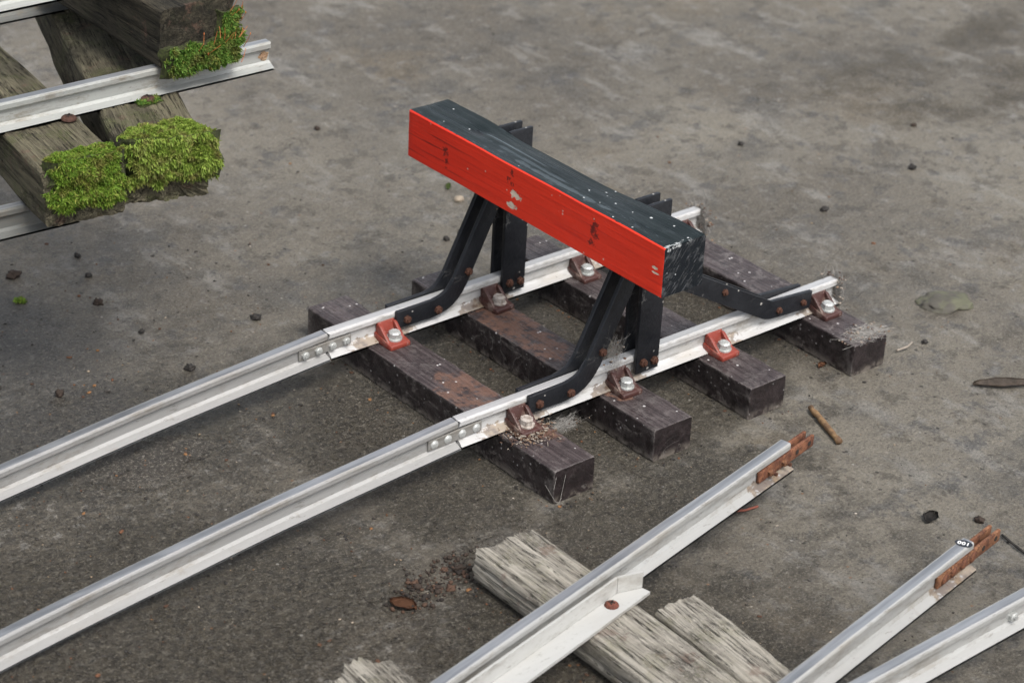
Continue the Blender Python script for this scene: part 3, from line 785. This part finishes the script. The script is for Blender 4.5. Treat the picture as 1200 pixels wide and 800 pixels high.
# ------------------------------------------------------------------ stacked panels, top left
ZA = .192
def stack_rail(x0, x1, yfoot, z, az, parent, mat=ALU_S):
    """yfoot: near foot edge at x1"""
    return obj('rail', rail_bm(xpath(-(x1-x0), 0, n=30), .0005, .0015), mat, T(x1+math.sin(az)*.0, yfoot+.0115, z, az), parent, True, 22)
low = empty('track_panel', (-.8, .25, ZA), 'lowest stacked track panel showing only a rail under the mossy left timber', 'track panel', 'track panels stacked at the upper left')
midp = empty('track_panel', (-.8, .30, ZA+.026), 'middle stacked track panel with two moss tipped timbers and a free rail end, upper left', 'track panel', 'track panels stacked at the upper left')
topp = empty('track_panel', (-.8, .35, ZA+.105), 'topmost stacked track panel with one thick dark timber and a rail at the frame corner', 'track panel', 'track panels stacked at the upper left')
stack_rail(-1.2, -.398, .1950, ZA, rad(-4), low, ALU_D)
ZB = ZA+RH+.0003
put_timber('sleeper', .0735, .0518, .46, -.4200, .1490, rad(82), WOODB[0], midp, 4.4, ZB, r=.004, wane=.003, ragged=.003)
put_timber('sleeper', .0770, .0518, .46, -.3430, .1440, rad(70), WOODB[1], midp, 5.5, ZB+.0004, r=.004, wane=.003, ragged=.006)
ZC = ZB+.0520
r2 = stack_rail(-1.2, -.1640, .2352, ZC, rad(-1.3), midp)
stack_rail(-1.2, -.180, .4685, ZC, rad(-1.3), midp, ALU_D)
bm = bmesh.new(); lump(bm, (0, 0, 0), (.0050, .0003, .0040), 3, 3, .5)
obj('rust_patch', bm, mat_rust('pale_rust', (.22, .12, .065), (.36, .25, .16), 4.0), T(-.1705, .2352+.0095-.0002, ZC+.0120), midp)
for (x, y) in ((-.3822, .2385), (-.3015, .2375)):
    screw(x, y-.0020, ZC+.0021, .0070, midp)
ZD = ZC+RH
tt = put_timber('sleeper', .0775, .0560, .36, -.2475, .2370, rad(88), WOODD, topp, 6.6, ZD+.0003, r=.005, wane=.003, ragged=.0015, depth=.0008)
stack_rail(-1.2, -.20, .3050, ZD+.0565, rad(0), topp)

# ------------------------------------------------------------------ moss
def moss(name, patches, n, mat_leaf, mat_base, length, seed, label, hang=.5, stems=0, stem_mat=None):
    """patches: list of (origin, u vector, v vector, normal, cushion height, weight)"""
    rng = random.Random(seed); bm = bmesh.new(); base = bmesh.new()
    def field(p): return .9*noise.noise(p*48+Vector((seed, 0, 0)))+.55*noise.noise(p*120+Vector((0, seed, 0)))
    for (o, u, v, nn, hgt, wt, *sd) in patches:
        sd = sd[0] if sd else 'lrbt'
        def border(s, t):
            return min([1.0]+[q for q, k_ in ((s, 'l'), (1-s, 'r'), (t, 'b'), (1-t, 't')) if k_ in sd])
        def falloff(s, t):
            return min(1, 3.2*border(s, t)+.06)
        o, u, v, nn = map(Vector, (o, u, v, nn)); nn.normalize()
        NU, NV = 26, 18; g = []
        for a in range(NU+1):
            row = []
            for b in range(NV+1):
                s, t = a/NU, b/NV
                e = falloff(s, t)
                p = o+u*s+v*t
                k = hgt*(e**.5)*(.85+.85*field(p))-.0045*max(0, 1-border(s, t)/.10)
                row.append(base.verts.new(p+nn*(k-.0015)+u.normalized()*.004*noise.noise(p*70)+v.normalized()*.004*noise.noise(p*70+Vector((9, 9, 9)))))
            g.append(row)
        for a in range(NU):
            for b in range(NV): base.faces.new((g[a][b], g[a+1][b], g[a+1][b+1], g[a][b+1]))
        for _ in range(int(n*1.35*wt)):
            s, t = rng.random(), rng.random(); e = falloff(s, t)
            p = o+u*s+v*t; f = field(p)
            if f < -.42 and rng.random() < .8: continue
            bd = border(s, t)
            if bd < .16*(.5+noise.noise(p*90+Vector((0, 0, seed)))+.5*noise.noise(p*210)): continue
            p = p+nn*(hgt*(e**.5)*(.85+.85*f)-.001)+u.normalized()*.004*noise.noise(p*70)+v.normalized()*.004*noise.noise(p*70+Vector((9, 9, 9)))
            d = nn+Vector((rng.gauss(0, .55), rng.gauss(0, .55), rng.gauss(0, .45)))
            d.z -= hang*(1-max(0, nn.z))*rng.random()*1.6
            d.normalize(); L = length*.86*rng.uniform(.45, 1.5)
            # a little shoot: short stem with leaf blades along it
            side = d.cross(Vector((rng.gauss(0, 1), rng.gauss(0, 1), rng.gauss(0, 1)))).normalized()
            bend = Vector((rng.gauss(0, .3), rng.gauss(0, .3), -.25-hang*.3))
            q0 = p; wdt = L*rng.uniform(.10, .19)
            vs = []
            for kk in range(3):
                tt_ = kk/3; c = q0+d*L*tt_+bend*L*tt_*tt_*.6
                w_ = wdt*(1-.35*tt_); vs.append((bm.verts.new(c-side*w_), bm.verts.new(c+side*w_)))
            tip = bm.verts.new(q0+d*L+bend*L*.6)
            for A, B in zip(vs, vs[1:]): bm.faces.new((A[0], A[1], B[1], B[0]))
            bm.faces.new((vs[-1][0], vs[-1][1], tip))
            if rng.random() < .6:
                for sg in (-1, 1):
                    c = q0+d*L*rng.uniform(.3, .7); t2 = c+(d*.5+side*sg+Vector((0, 0, .1))).normalized()*L*.42
                    o2 = d.cross(side)*wdt*.6
                    bm.faces.new((vs[1][0] if sg < 0 else vs[1][1], bm.verts.new(c+o2), bm.verts.new(t2)))
    k = len(bm.faces)
    me = bpy.data.meshes.new('tmp'); base.to_mesh(me); base.free(); bm.from_mesh(me); bpy.data.meshes.remove(me)
    bm.faces.ensure_lookup_table()
    for f in bm.faces[k:]: f.material_index = 1
    mats = [mat_leaf, mat_base]
    if stems:
        k = len(bm.faces)
        for _ in range(stems):
            (o, u, v, nn, hgt, wt) = rng.choice(patches)[:6]
            p = Vector(o)+Vector(u)*rng.uniform(.3, 1)+Vector(v)*rng.random()+Vector(nn)*hgt*.6
            d = Vector((rng.gauss(.15, .35), rng.gauss(-.2, .35), 1)).normalized()*rng.uniform(.008, .020)
            tube(bm, [p, p+d*.5+Vector((.0006, 0, 0)), p+d], [.00035, .0003, .00022], 4)
            if rng.random() < .5: lump(bm, p+d, (.0006, .0006, .0014), rng.random(), 1, .2)
        bm.faces.ensure_lookup_table()
        for f in bm.faces[k:]: f.material_index = 2
        mats.append(stem_mat)
    me = bpy.data.meshes.new(name); bm.to_mesh(me); bm.free()
    for m_ in mats: me.materials.append(m_)
    o = bpy.data.objects.new(name, me); col.objects.link(o); place(o)
    return tag(o, label, 'moss')
MB_ = mat_plain('moss_humus', (.016, .015, .006), (.045, .060, .012), .95, 0, 500, 2.0, .001)
M1 = mat_moss('bright_moss', (.068, .140, .012), (.185, .285, .034), (.125, .11, .030), 1.0)
M2 = mat_moss('olive_moss', (.100, .170, .018), (.255, .340, .060), (.175, .15, .055), 3.0)
M3 = mat_moss('deep_green_moss', (.045, .110, .014), (.125, .220, .035), (.095, .095, .025), 5.0)
STEM = mat_plain('orange_moss_stalk', (.36, .10, .03), (.50, .17, .05), .6, 0, 200)
ZL = ZB+.052
def frame(az):   # along towards the far end, across to the right (from behind the near end looking along +)
    a = Vector((math.cos(az), math.sin(az), 0)); return a, Vector((a.y, -a.x, 0))
aL, cL = frame(rad(82)); eL = Vector((-.4200, .1490, ZL))
moss('moss_clump', [(eL-cL*.034-aL*.006-Vector((0, 0, .012)), cL*.072, aL*.014+Vector((0, 0, .014)), -aL+Vector((0, 0, 1)), .0090, .55, 'lr'),
                    (eL-cL*.030+aL*(-.004), cL*.067, aL*.030, (0, 0, 1), .0065, .40, 'lrt'),
                    (eL-cL*.034+aL*.0-Vector((0, 0, .043)), cL*.074, Vector((0, 0, .052)), -aL+Vector((0, 0, .25)), .012, .60, 'lrb')],
     12000, M1, MB_, .0036, 11, 'bright green moss clump over the end of the left timber, nearest the lower rail')
aR, cR = frame(rad(70)); eR = Vector((-.3430, .1440, ZL))
moss('moss_clump', [(eR-cR*.039-aR*.007-Vector((0, 0, .014)), cR*.090, aR*.016+Vector((0, 0, .016)), -aR+Vector((0, 0, 1)), .0130, .60, 'lr'),
                    (eR-cR*.040-aR*.005, cR*.090, aR*.039, (0, 0, 1), .0110, .48, 'lrt'),
                    (eR-cR*.036-aR*.001-Vector((0, 0, .036)), cR*.087, Vector((0, 0, .047)), -aR+Vector((0, 0, .2)), .014, .52, 'lrb')],
     15000, M2, MB_, .0040, 12, 'large yellowish green moss clump hanging from the end of the right timber', .9)
aT, cT = frame(rad(88)); eT = Vector((-.2475, .2370, ZD))
moss('moss_clump', [(eT-cT*.040-aT*.004-Vector((0, 0, .008)), cT*.084, Vector((0, 0, .030)), -aT+Vector((0, 0, .3)), .012, 1.0),
                    (eT+cT*.018-aT*.004+Vector((0, 0, .020)), cT*.026, Vector((0, 0, .026)), -aT+Vector((0, 0, .3)), .005, .18)],
     8500, M3, MB_, .0042, 13, 'dark green moss clump with orange stalks under the thick dark timber, on the rail', .5, 26, STEM)
moss('moss_clump', [((-.316, .2285, ZL+.0005), (.030, -.002, 0), (0, .011, 0), (0, 0, 1), .003, 1.0)],
     500, M3, MB_, .0040, 14, 'tiny green moss tuft around the screw of the right timber', .2)

# ------------------------------------------------------------------ cobwebs and nest debris
def tangle(name, c, r, n, seed, label, crumbs=0, rad_=.00028, sheet=None):
    rng = random.Random(seed); bm = bmesh.new(); c = Vector(c)
    for _ in range(n*3):
        a = Vector((rng.gauss(0, .38)*r[0], rng.gauss(0, .38)*r[1], rng.gauss(0, .38)*r[2]))
        b = Vector((rng.gauss(0, .38)*r[0], rng.gauss(0, .38)*r[1], rng.gauss(0, .38)*r[2]))
        m = (a+b)/2+Vector((rng.gauss(0, .18)*r[0], rng.gauss(0, .18)*r[1], -abs(rng.gauss(0, .2))*r[2]))
        pts = [c+((1-t)**2*a+2*t*(1-t)*m+t*t*b) for t in (0, .25, .5, .75, 1)]
        for p in pts: p.z = max(.0006, p.z)
        tube(bm, pts, rad_*.36*rng.uniform(.4, 1.5), 3)
    k = len(bm.faces)
    for _ in range(crumbs):
        p = c+Vector((rng.gauss(0, .45)*r[0], rng.gauss(0, .45)*r[1], rng.gauss(0, .35)*r[2])); p.z = max(.001, p.z)
        s = rng.uniform(.0006, .0020)
        lump(bm, p, (s, s*rng.uniform(.4, 1), s*.5), rng.random()*50, 1, .5, Matrix.Rotation(rng.random()*6, 3, 'Z'))
    bm.faces.ensure_lookup_table()
    for f in bm.faces[k:]: f.material_index = 1
    return tag(obj(name, bm, [WEB, CRUD]), label, 'cobweb')
tangle('cobweb', (.2885, YN, .045), (.0055, .017, .026), 240, 21, 'dusty cobweb hanging over the right end of the nearer buffer stop rail', 170, .0005)
tangle('cobweb', (.2870, YF-.002, .042), (.006, .020, .028), 240, 22, 'dusty cobweb hanging over the far rail end behind the beam', 170, .0005)
tangle('cobweb', (-.088, YN-.022, .027), (.026, .013, .009), 80, 23, 'pale cobweb sheet slung below the near rail between the two nearest sleepers', 14, .0002)
tangle('cobweb', (-.020, YN-.012, .075), (.016, .006, .026), 60, 24, 'fine cobweb strung between the near front strut and the upright', 16, .00018)
tangle('cobweb', (.262, -.158, H+.0005), (.034, .018, .003), 130, 25, 'grey fluffy cobweb along the end edge of the rightmost sleeper', 90, .0004)
tangle('cobweb', (-.002, YF-.004, .148), (.007, .006, .014), 26, 26, 'small cobweb tucked under the beam at the far front strut', 30, .0002)
bm = bmesh.new()
def thread(bm, pxs, y):
    pts = []
    for (u, v) in pxs:
        R_ = Vector((0.769199, -0.637236, 0.04757)); U_ = Vector((0.273278, 0.395334, 0.876944)); F_ = Vector((0.577626, 0.661545, -0.478233))
        C_ = Vector((-1.32930389, -1.45674022, 1.10699236)); d = F_+R_*((u-600)/2750.36)-U_*((v-400)/2750.36)
        p = C_+d*((y-C_.y)/d.y); p.z = max(.0006, p.z); pts.append(p)
    tube(bm, pts, .00022, 4)
for q in (((639, 568), (645, 578), (651, 588)), ((663, 556), (660, 570), (656, 588)), ((652, 559), (649, 574)), ((651, 588), (655, 590), (658, 583))): thread(bm, q, -.1772)
tag(obj('cobweb', bm, WEB), 'thin pale cobweb threads across the end face of the nearest sleeper', 'cobweb')
bm = bmesh.new(); rng = random.Random(31)
for _ in range(420):
    x, y = -.131+rng.gauss(0, .011), YN-.024+rng.gauss(0, .0085); s = rng.uniform(.0005, .0016)
    lump(bm, (x, y, H+s*.3+rng.random()*.003), (s*rng.uniform(.8, 2.2), s*.7, s*.4), rng.random()*40, 1, .5, Matrix.Rotation(rng.random()*6, 3, 'Z'))
for _ in range(50):
    x, y = -.131+rng.gauss(0, .012), YN-.024+rng.gauss(0, .009); a = rng.random()*6; l = rng.uniform(.003, .009)
    tube(bm, [(x, y, H+.002), (x+math.cos(a)*l, y+math.sin(a)*l, H+.0015+rng.random()*.004)], .0003, 4)
tag(obj('nest_debris', bm, CRUD), 'straw coloured crumbs heaped around the dusty clip on the nearest sleeper', 'debris')
# ------------------------------------------------------------------ loose things on the ground
def un0(u, v):
    R_ = Vector((0.769199, -0.637236, 0.04757)); U_ = Vector((0.273278, 0.395334, 0.876944)); F_ = Vector((0.577626, 0.661545, -0.478233))
    C_ = Vector((-1.32930389, -1.45674022, 1.10699236)); d = F_+R_*((u-600)/2750.36)-U_*((v-400)/2750.36)
    return C_-d*(C_.z/d.z)
def leafmat(n, a, b): return mat_plain(n, a, b, .7, 0, 120, 3.0, .0008)
BARK = mat_plain('brown_bark', (.10, .055, .028), (.26, .16, .075), .8, 0, 160, 1.0, .0012)
DEADL = leafmat('dead_leaf', (.055, .042, .032), (.14, .11, .085))
SOIL = mat_bits('dark_soil', [(.040, .026, .018), (.095, .050, .030), (.018, .013, .010)])
BLKC = mat_plain('black_crumb', (.010, .009, .008), (.035, .03, .026), .8, 0, 200)
RUSTL = mat_bits('rusty_leaf', [(.14, .06, .028), (.26, .13, .05), (.07, .035, .02)])
def stick(name, pts, r, mat, label):
    bm = bmesh.new(); pts = [Vector(p) for p in pts]; P = []
    for a, b in zip(pts, pts[1:]):
        for k in range(6): P.append(a.lerp(b, k/6))
    P.append(pts[-1])
    tube(bm, [p+Vector((noise.noise(p*150), noise.noise(p*150+Vector((5, 5, 5))), 0))*r*.3 for p in P], [r*(1+.3*noise.noise(p*220)) for p in P], 8)
    return tag(obj(name, bm, mat, None, None, True), label, 'stick')
stick('stick', [(.153, -.193, .0042), (.142, -.223, .0036), (.1305, -.252, .0034)], .0031, BARK, 'brown stick lying right of the rusty fishplates and the timber sleepers')
stick('twig', [(.134, -.443, .0022), (.130, -.455, .003), (.127, -.478, .002)], .0011, BLKC, 'thin black twig at the right edge past the numbered rail')
stick('twig', [(-.034, -.276, .0015), (-.022, -.283, .0018), (-.008, -.284, .0012)], .0011, mat_plain('red_twig', (.20, .06, .04), (.28, .09, .06), .8), 'thin red twig just below the rail with rusty bolts')
stick('twig', [(.307, -.163, .0035), (.322, -.164, .004), (.335, -.158, .002)], .0012, CRUD, 'pale crooked twig beside the end of the rightmost sleeper')
def leaf(name, x, y, az, L, w, mat, label, curl=.004, seed=0, lift=.001):
    bm = bmesh.new(); g = []
    for a in range(13):
        t = a/12; hw = w/2*math.sin(math.pi*min(1, t*1.0))**.7*(1+.25*noise.noise(Vector((t*6, seed, 0))))+.0002; row = []
        for b in range(7):
            s = b/6*2-1
            row.append(bm.verts.new((L*(t-.5), hw*s, lift+curl*(s*s*.7+.5*noise.noise(Vector((t*4, s*2, seed)))+.35)+0)))
        g.append(row)
    for a in range(12):
        for b in range(6): bm.faces.new((g[a][b], g[a+1][b], g[a+1][b+1], g[a][b+1]))
    ex = bmesh.ops.solidify(bm, geom=bm.faces[:], thickness=.0005)
    zmin = min(v.co.z for v in bm.verts)
    for v in bm.verts: v.co.z += .0003-zmin
    return tag(obj(name, bm, mat, T(x, y, 0, az), None, True), label, 'leaf')
leaf('dead_leaf', .345, -.268, rad(-33), .062, .017, DEADL, 'curled grey brown dead leaf at the right edge of the concrete', .005, 1)
leaf('dead_leaf', -.353, -.222, rad(-60), .024, .015, RUSTL, 'rust coloured curled leaf beside the crumbs near the grey timber', .005, 2)
leaf('dead_leaf', -.393, -.055, rad(-25), .026, .009, DEADL, 'dark dead leaf between the two long rails', .003, 3)
leaf('dead_leaf', .104, -.387, rad(20), .020, .013, BLKC, 'black shrivelled leaf near the end of the numbered rail', .004, 4)
leaf('dead_leaf', .178, .062+.33, rad(50), .018, .006, mat_moss('green_leaf', (.06, .10, .02), (.09, .14, .03), (.08, .08, .03), 1.0), 'small green leaf on the concrete behind the left end of the beam', .002, 5)
leaf('dead_leaf', un0(963, 429).x, un0(963, 429).y, rad(10), .012, .007, RUSTO, 'small orange leaf scrap on the concrete between the two right hand sleepers', .003, 7)
bm = bmesh.new(); lump(bm, (0, 0, 0), (.029, .021, .0085), 2.7, 4, .30)
for v in bm.verts: v.co.z = max(-.001, v.co.z)
pm = MT('mossy_stone'); pm_c = pm.mix(pm.ramp(pm.noise(60, 5, .65), .42, .6), (.070, .064, .052), (.095, .096, .060))
tag(obj('stone', bm, pm.out(pm_c, .75, 0, pm.bump(pm.noise(160, 5, .7), .001, .8)), T(.431, -.119, .0005, rad(-20)), None, True), 'flat grey green stone in the concrete right of the buffer stop', 'stone')
# crumbs of soil
def un(u, v, z=0.0):
    R_ = Vector((0.769199, -0.637236, 0.04757)); U_ = Vector((0.273278, 0.395334, 0.876944)); F_ = Vector((0.577626, 0.661545, -0.478233))
    C_ = Vector((-1.32930389, -1.45674022, 1.10699236)); d = F_+R_*((u-600)/2750.36)-U_*((v-400)/2750.36)
    return C_+d*((z-C_.z)/d.z)
def crumb(u, v, s, mat, seed):
    p = un(u, v); s *= .82; bm = bmesh.new(); lump(bm, (0, 0, 0), (s, s*.8, s*.7), seed, 3, .7)
    return obj('dirt_crumb', bm, mat, T(p.x, p.y, s*.42, seed), None, True)
spots = [(372, 152, .0045, 'black crumb alone on the concrete left of the beam end'), (541, 272, .0045, 'upper black crumb of a pair left of the far front strut'), (523, 281, .0050, 'lower black crumb of a pair left of the far front strut'),
         (16, 325, .0085, 'dark clod near the left edge under the mossy timbers'), (91, 301, .0046, 'round black crumb right of the clod below the moss'), (104, 324, .0042, 'second round black crumb right of the clod below the moss'),
         (115, 356, .0062, 'larger dark crumb below the two round crumbs'), (166, 390, .0040, 'black crumb midway between the stack and the far long rail'), (300, 374, .0058, 'reddish black crumb left of the nearest sleeper'),
         (70, 463, .0060, 'ragged dark crumb above the far long rail'), (223, 433, .0060, 'dark crumb close above the far long rail'), (1069, 198, .0060, 'dark crumb on the bare concrete at upper right'),
         (1070, 148, .0044, 'flat dark crumb high on the right of the concrete'), (868, 170, .0050, 'dark crumb on the concrete above the beam end'), (966, 247, .0055, 'dark crumb behind the right rail ends'),
         (1148, 611, .0055, 'black crumb touching the rusty end of the numbered rail'), (1083, 402, .0040, 'black crumb beside the pale twig'), (416, 692, .0030, 'tiny black crumb')]
spots = spots[:-1]
for i, (u, v, s, lab) in enumerate(spots):
    tag(crumb(u, v, s, BLKC if i % 3 else SOIL, i*1.7+1), lab, 'dirt crumb', 'dark crumbs scattered on the concrete')
for (u, v, s, lab) in ((558, 127, .0048, 'pale pebble on the concrete'),) [:0]: pass
PEB = mat_bits('pale_pebble', [(.34, .28, .21), (.44, .40, .34), (.30, .22, .14)])
p = un(538, 235); bm = bmesh.new(); lump(bm, (0, 0, 0), (.0062, .0050, .0036), 3.3, 3, .2)
tag(obj('pebble', bm, PEB, T(p.x, p.y, .002), None, True), 'pale tan pebble left of the far upright under the beam', 'pebble')
p = un(20, 355)
moss('moss_clump', [((p.x-.006, p.y-.004, 0), (.013, -.004, 0), (.004, .010, 0), (0, 0, 1), .004, 1.0)], 160, M1, MB_, .0040, 15, 'tiny green moss tuft on the bare concrete near the left edge', .2)
# the crumbly soil next to the grey timber, and the grit everywhere: nobody could count it
bm = bmesh.new(); rng = random.Random(5)
for _ in range(300):
    t = rng.random(); u = 470+85*t+rng.gauss(0, 15); v = 704-46*t+rng.gauss(0, 12)
    p = un(u, v); s = abs(rng.gauss(0, .0009))+.0004
    lump(bm, (p.x, p.y, s*.5), (s*1.2, s, s*.8), rng.random()*60, 1, .5, Matrix.Rotation(rng.random()*6, 3, 'Z'))
for (u, v, s) in ((538, 668, .0065), (528, 690, .0052), (513, 690, .0045), (552, 667, .004), (520, 668, .004), (486, 684, .0048), (500, 700, .0045)):
    p = un(u, v); s *= .62; lump(bm, (p.x, p.y, s*.4), (s*1.3, s, s*.7), u, 3, .7)
tag(obj('soil_crumbs', bm, SOIL, None, None, True), 'loose brown soil crumbs trailing from the end of the grey timber', 'soil', kind='stuff')
for nm, mat, cnt, smin, smax, sd in (('dark_grit', BLKC, 1500, .0006, .0022, 1), ('pale_grit', PEB, 420, .0005, .0017, 2), ('leaf_litter', RUSTL, 420, .0008, .0028, 3)):
    bm = bmesh.new(); rng = random.Random(sd)
    for _ in range(cnt):
        u, v = rng.uniform(-40, 1240), rng.uniform(-30, 830)
        if nm != 'pale_grit' and rng.random() < .45: u, v = abs(rng.gauss(0, 260)), rng.uniform(280, 830)
        p = un(u, v)
        if nm != 'pale_grit' and rng.random() < .4:
            kk = rng.random()
            if kk < .6:
                qx, q0, q1 = rng.choice(SL); p = Vector((qx-.0015-abs(rng.gauss(0, .006)), rng.uniform(q0, q1), 0)) if rng.random() < .7 else Vector((qx+rng.random()*SW, q0-.0015-abs(rng.gauss(0, .006)), 0))
            elif kk < .8: p = Vector((-.288-abs(rng.gauss(0, .007)), rng.uniform(-.45, -.23), 0))
            else:
                tt0 = rng.random()*.45; p = Vector((XJ-tt0, rng.choice((YN, YF))-.085*tt0*tt0-.013-abs(rng.gauss(0, .007)), 0))
        s = (smin+(smax-smin)*rng.random()**4)*.8
        if any(abs(p.x-(x+SW/2)) < .0245 and -.18 < p.y < .2 for x, _, _ in SL): continue
        lump(bm, (p.x, p.y, s*.3), (s*rng.uniform(.8, 1.8), s, s*.55), rng.random()*60, 1, .5, Matrix.Rotation(rng.random()*6, 3, 'Z'))
    tag(obj(nm, bm, mat), {'dark_grit': 'fine dark grit scattered over the concrete', 'pale_grit': 'fine pale grit scattered over the concrete', 'leaf_litter': 'tiny rusty leaf fragments scattered over the concrete'}[nm], 'grit', kind='stuff')

# ------------------------------------------------------------------ camera
cam = bpy.data.cameras.new('camera'); co = bpy.data.objects.new('camera', cam); col.objects.link(co)
cam.sensor_width = 36; cam.lens = 82.51; cam.clip_start = .05; cam.clip_end = 300
R_ = (0.769199, -0.637236, 0.04757); U_ = (0.273278, 0.395334, 0.876944); F_ = (0.577626, 0.661545, -0.478233)
M = Matrix.Identity(4)
for i in range(3):
    M[i][0] = R_[i]; M[i][1] = U_[i]; M[i][2] = -F_[i]
M[0][3], M[1][3], M[2][3] = -1.32930389, -1.45674022, 1.10699236
co.matrix_world = M
cam.dof.use_dof = True; cam.dof.focus_distance = 2.08; cam.dof.aperture_fstop = 9.5
scene.camera = co

# ------------------------------------------------------------------ light: overcast day
SUN_EL, SUN_AZ = 57.0, -94.0      # light comes from the right of the picture
w = bpy.data.worlds.new('World'); scene.world = w; w.use_nodes = True
nt = w.node_tree; bg = nt.nodes['Background']
sky = nt.nodes.new('ShaderNodeTexSky'); sky.sky_type = 'NISHITA'; sky.sun_disc = False
sky.sun_elevation = rad(SUN_EL); sky.sun_rotation = rad(90-SUN_AZ); sky.air_density = 1.0; sky.dust_density = 4.0; sky.ozone_density = 1.0
hs = nt.nodes.new('ShaderNodeHueSaturation'); hs.inputs['Saturation'].default_value = .38
nt.links.new(sky.outputs[0], hs.inputs['Color']); nt.links.new(hs.outputs[0], bg.inputs[0])
bg.inputs[1].default_value = .14
sl = bpy.data.lights.new('sun', 'SUN'); sl.energy = 1.5; sl.angle = rad(20); sl.color = (1, .96, .90)
so = bpy.data.objects.new('sun', sl); col.objects.link(so)
d = Vector((math.cos(rad(SUN_EL))*math.cos(rad(SUN_AZ)), math.cos(rad(SUN_EL))*math.sin(rad(SUN_AZ)), math.sin(rad(SUN_EL))))
so.rotation_euler = d.to_track_quat('Z', 'Y').to_euler(); so.location = d*5
vs = scene.view_settings; scene.display_settings.display_device = 'sRGB'
vs.view_transform = 'Standard'; vs.look = 'None'; vs.gamma = 1; vs.exposure = 0.7; vs.use_curve_mapping = False
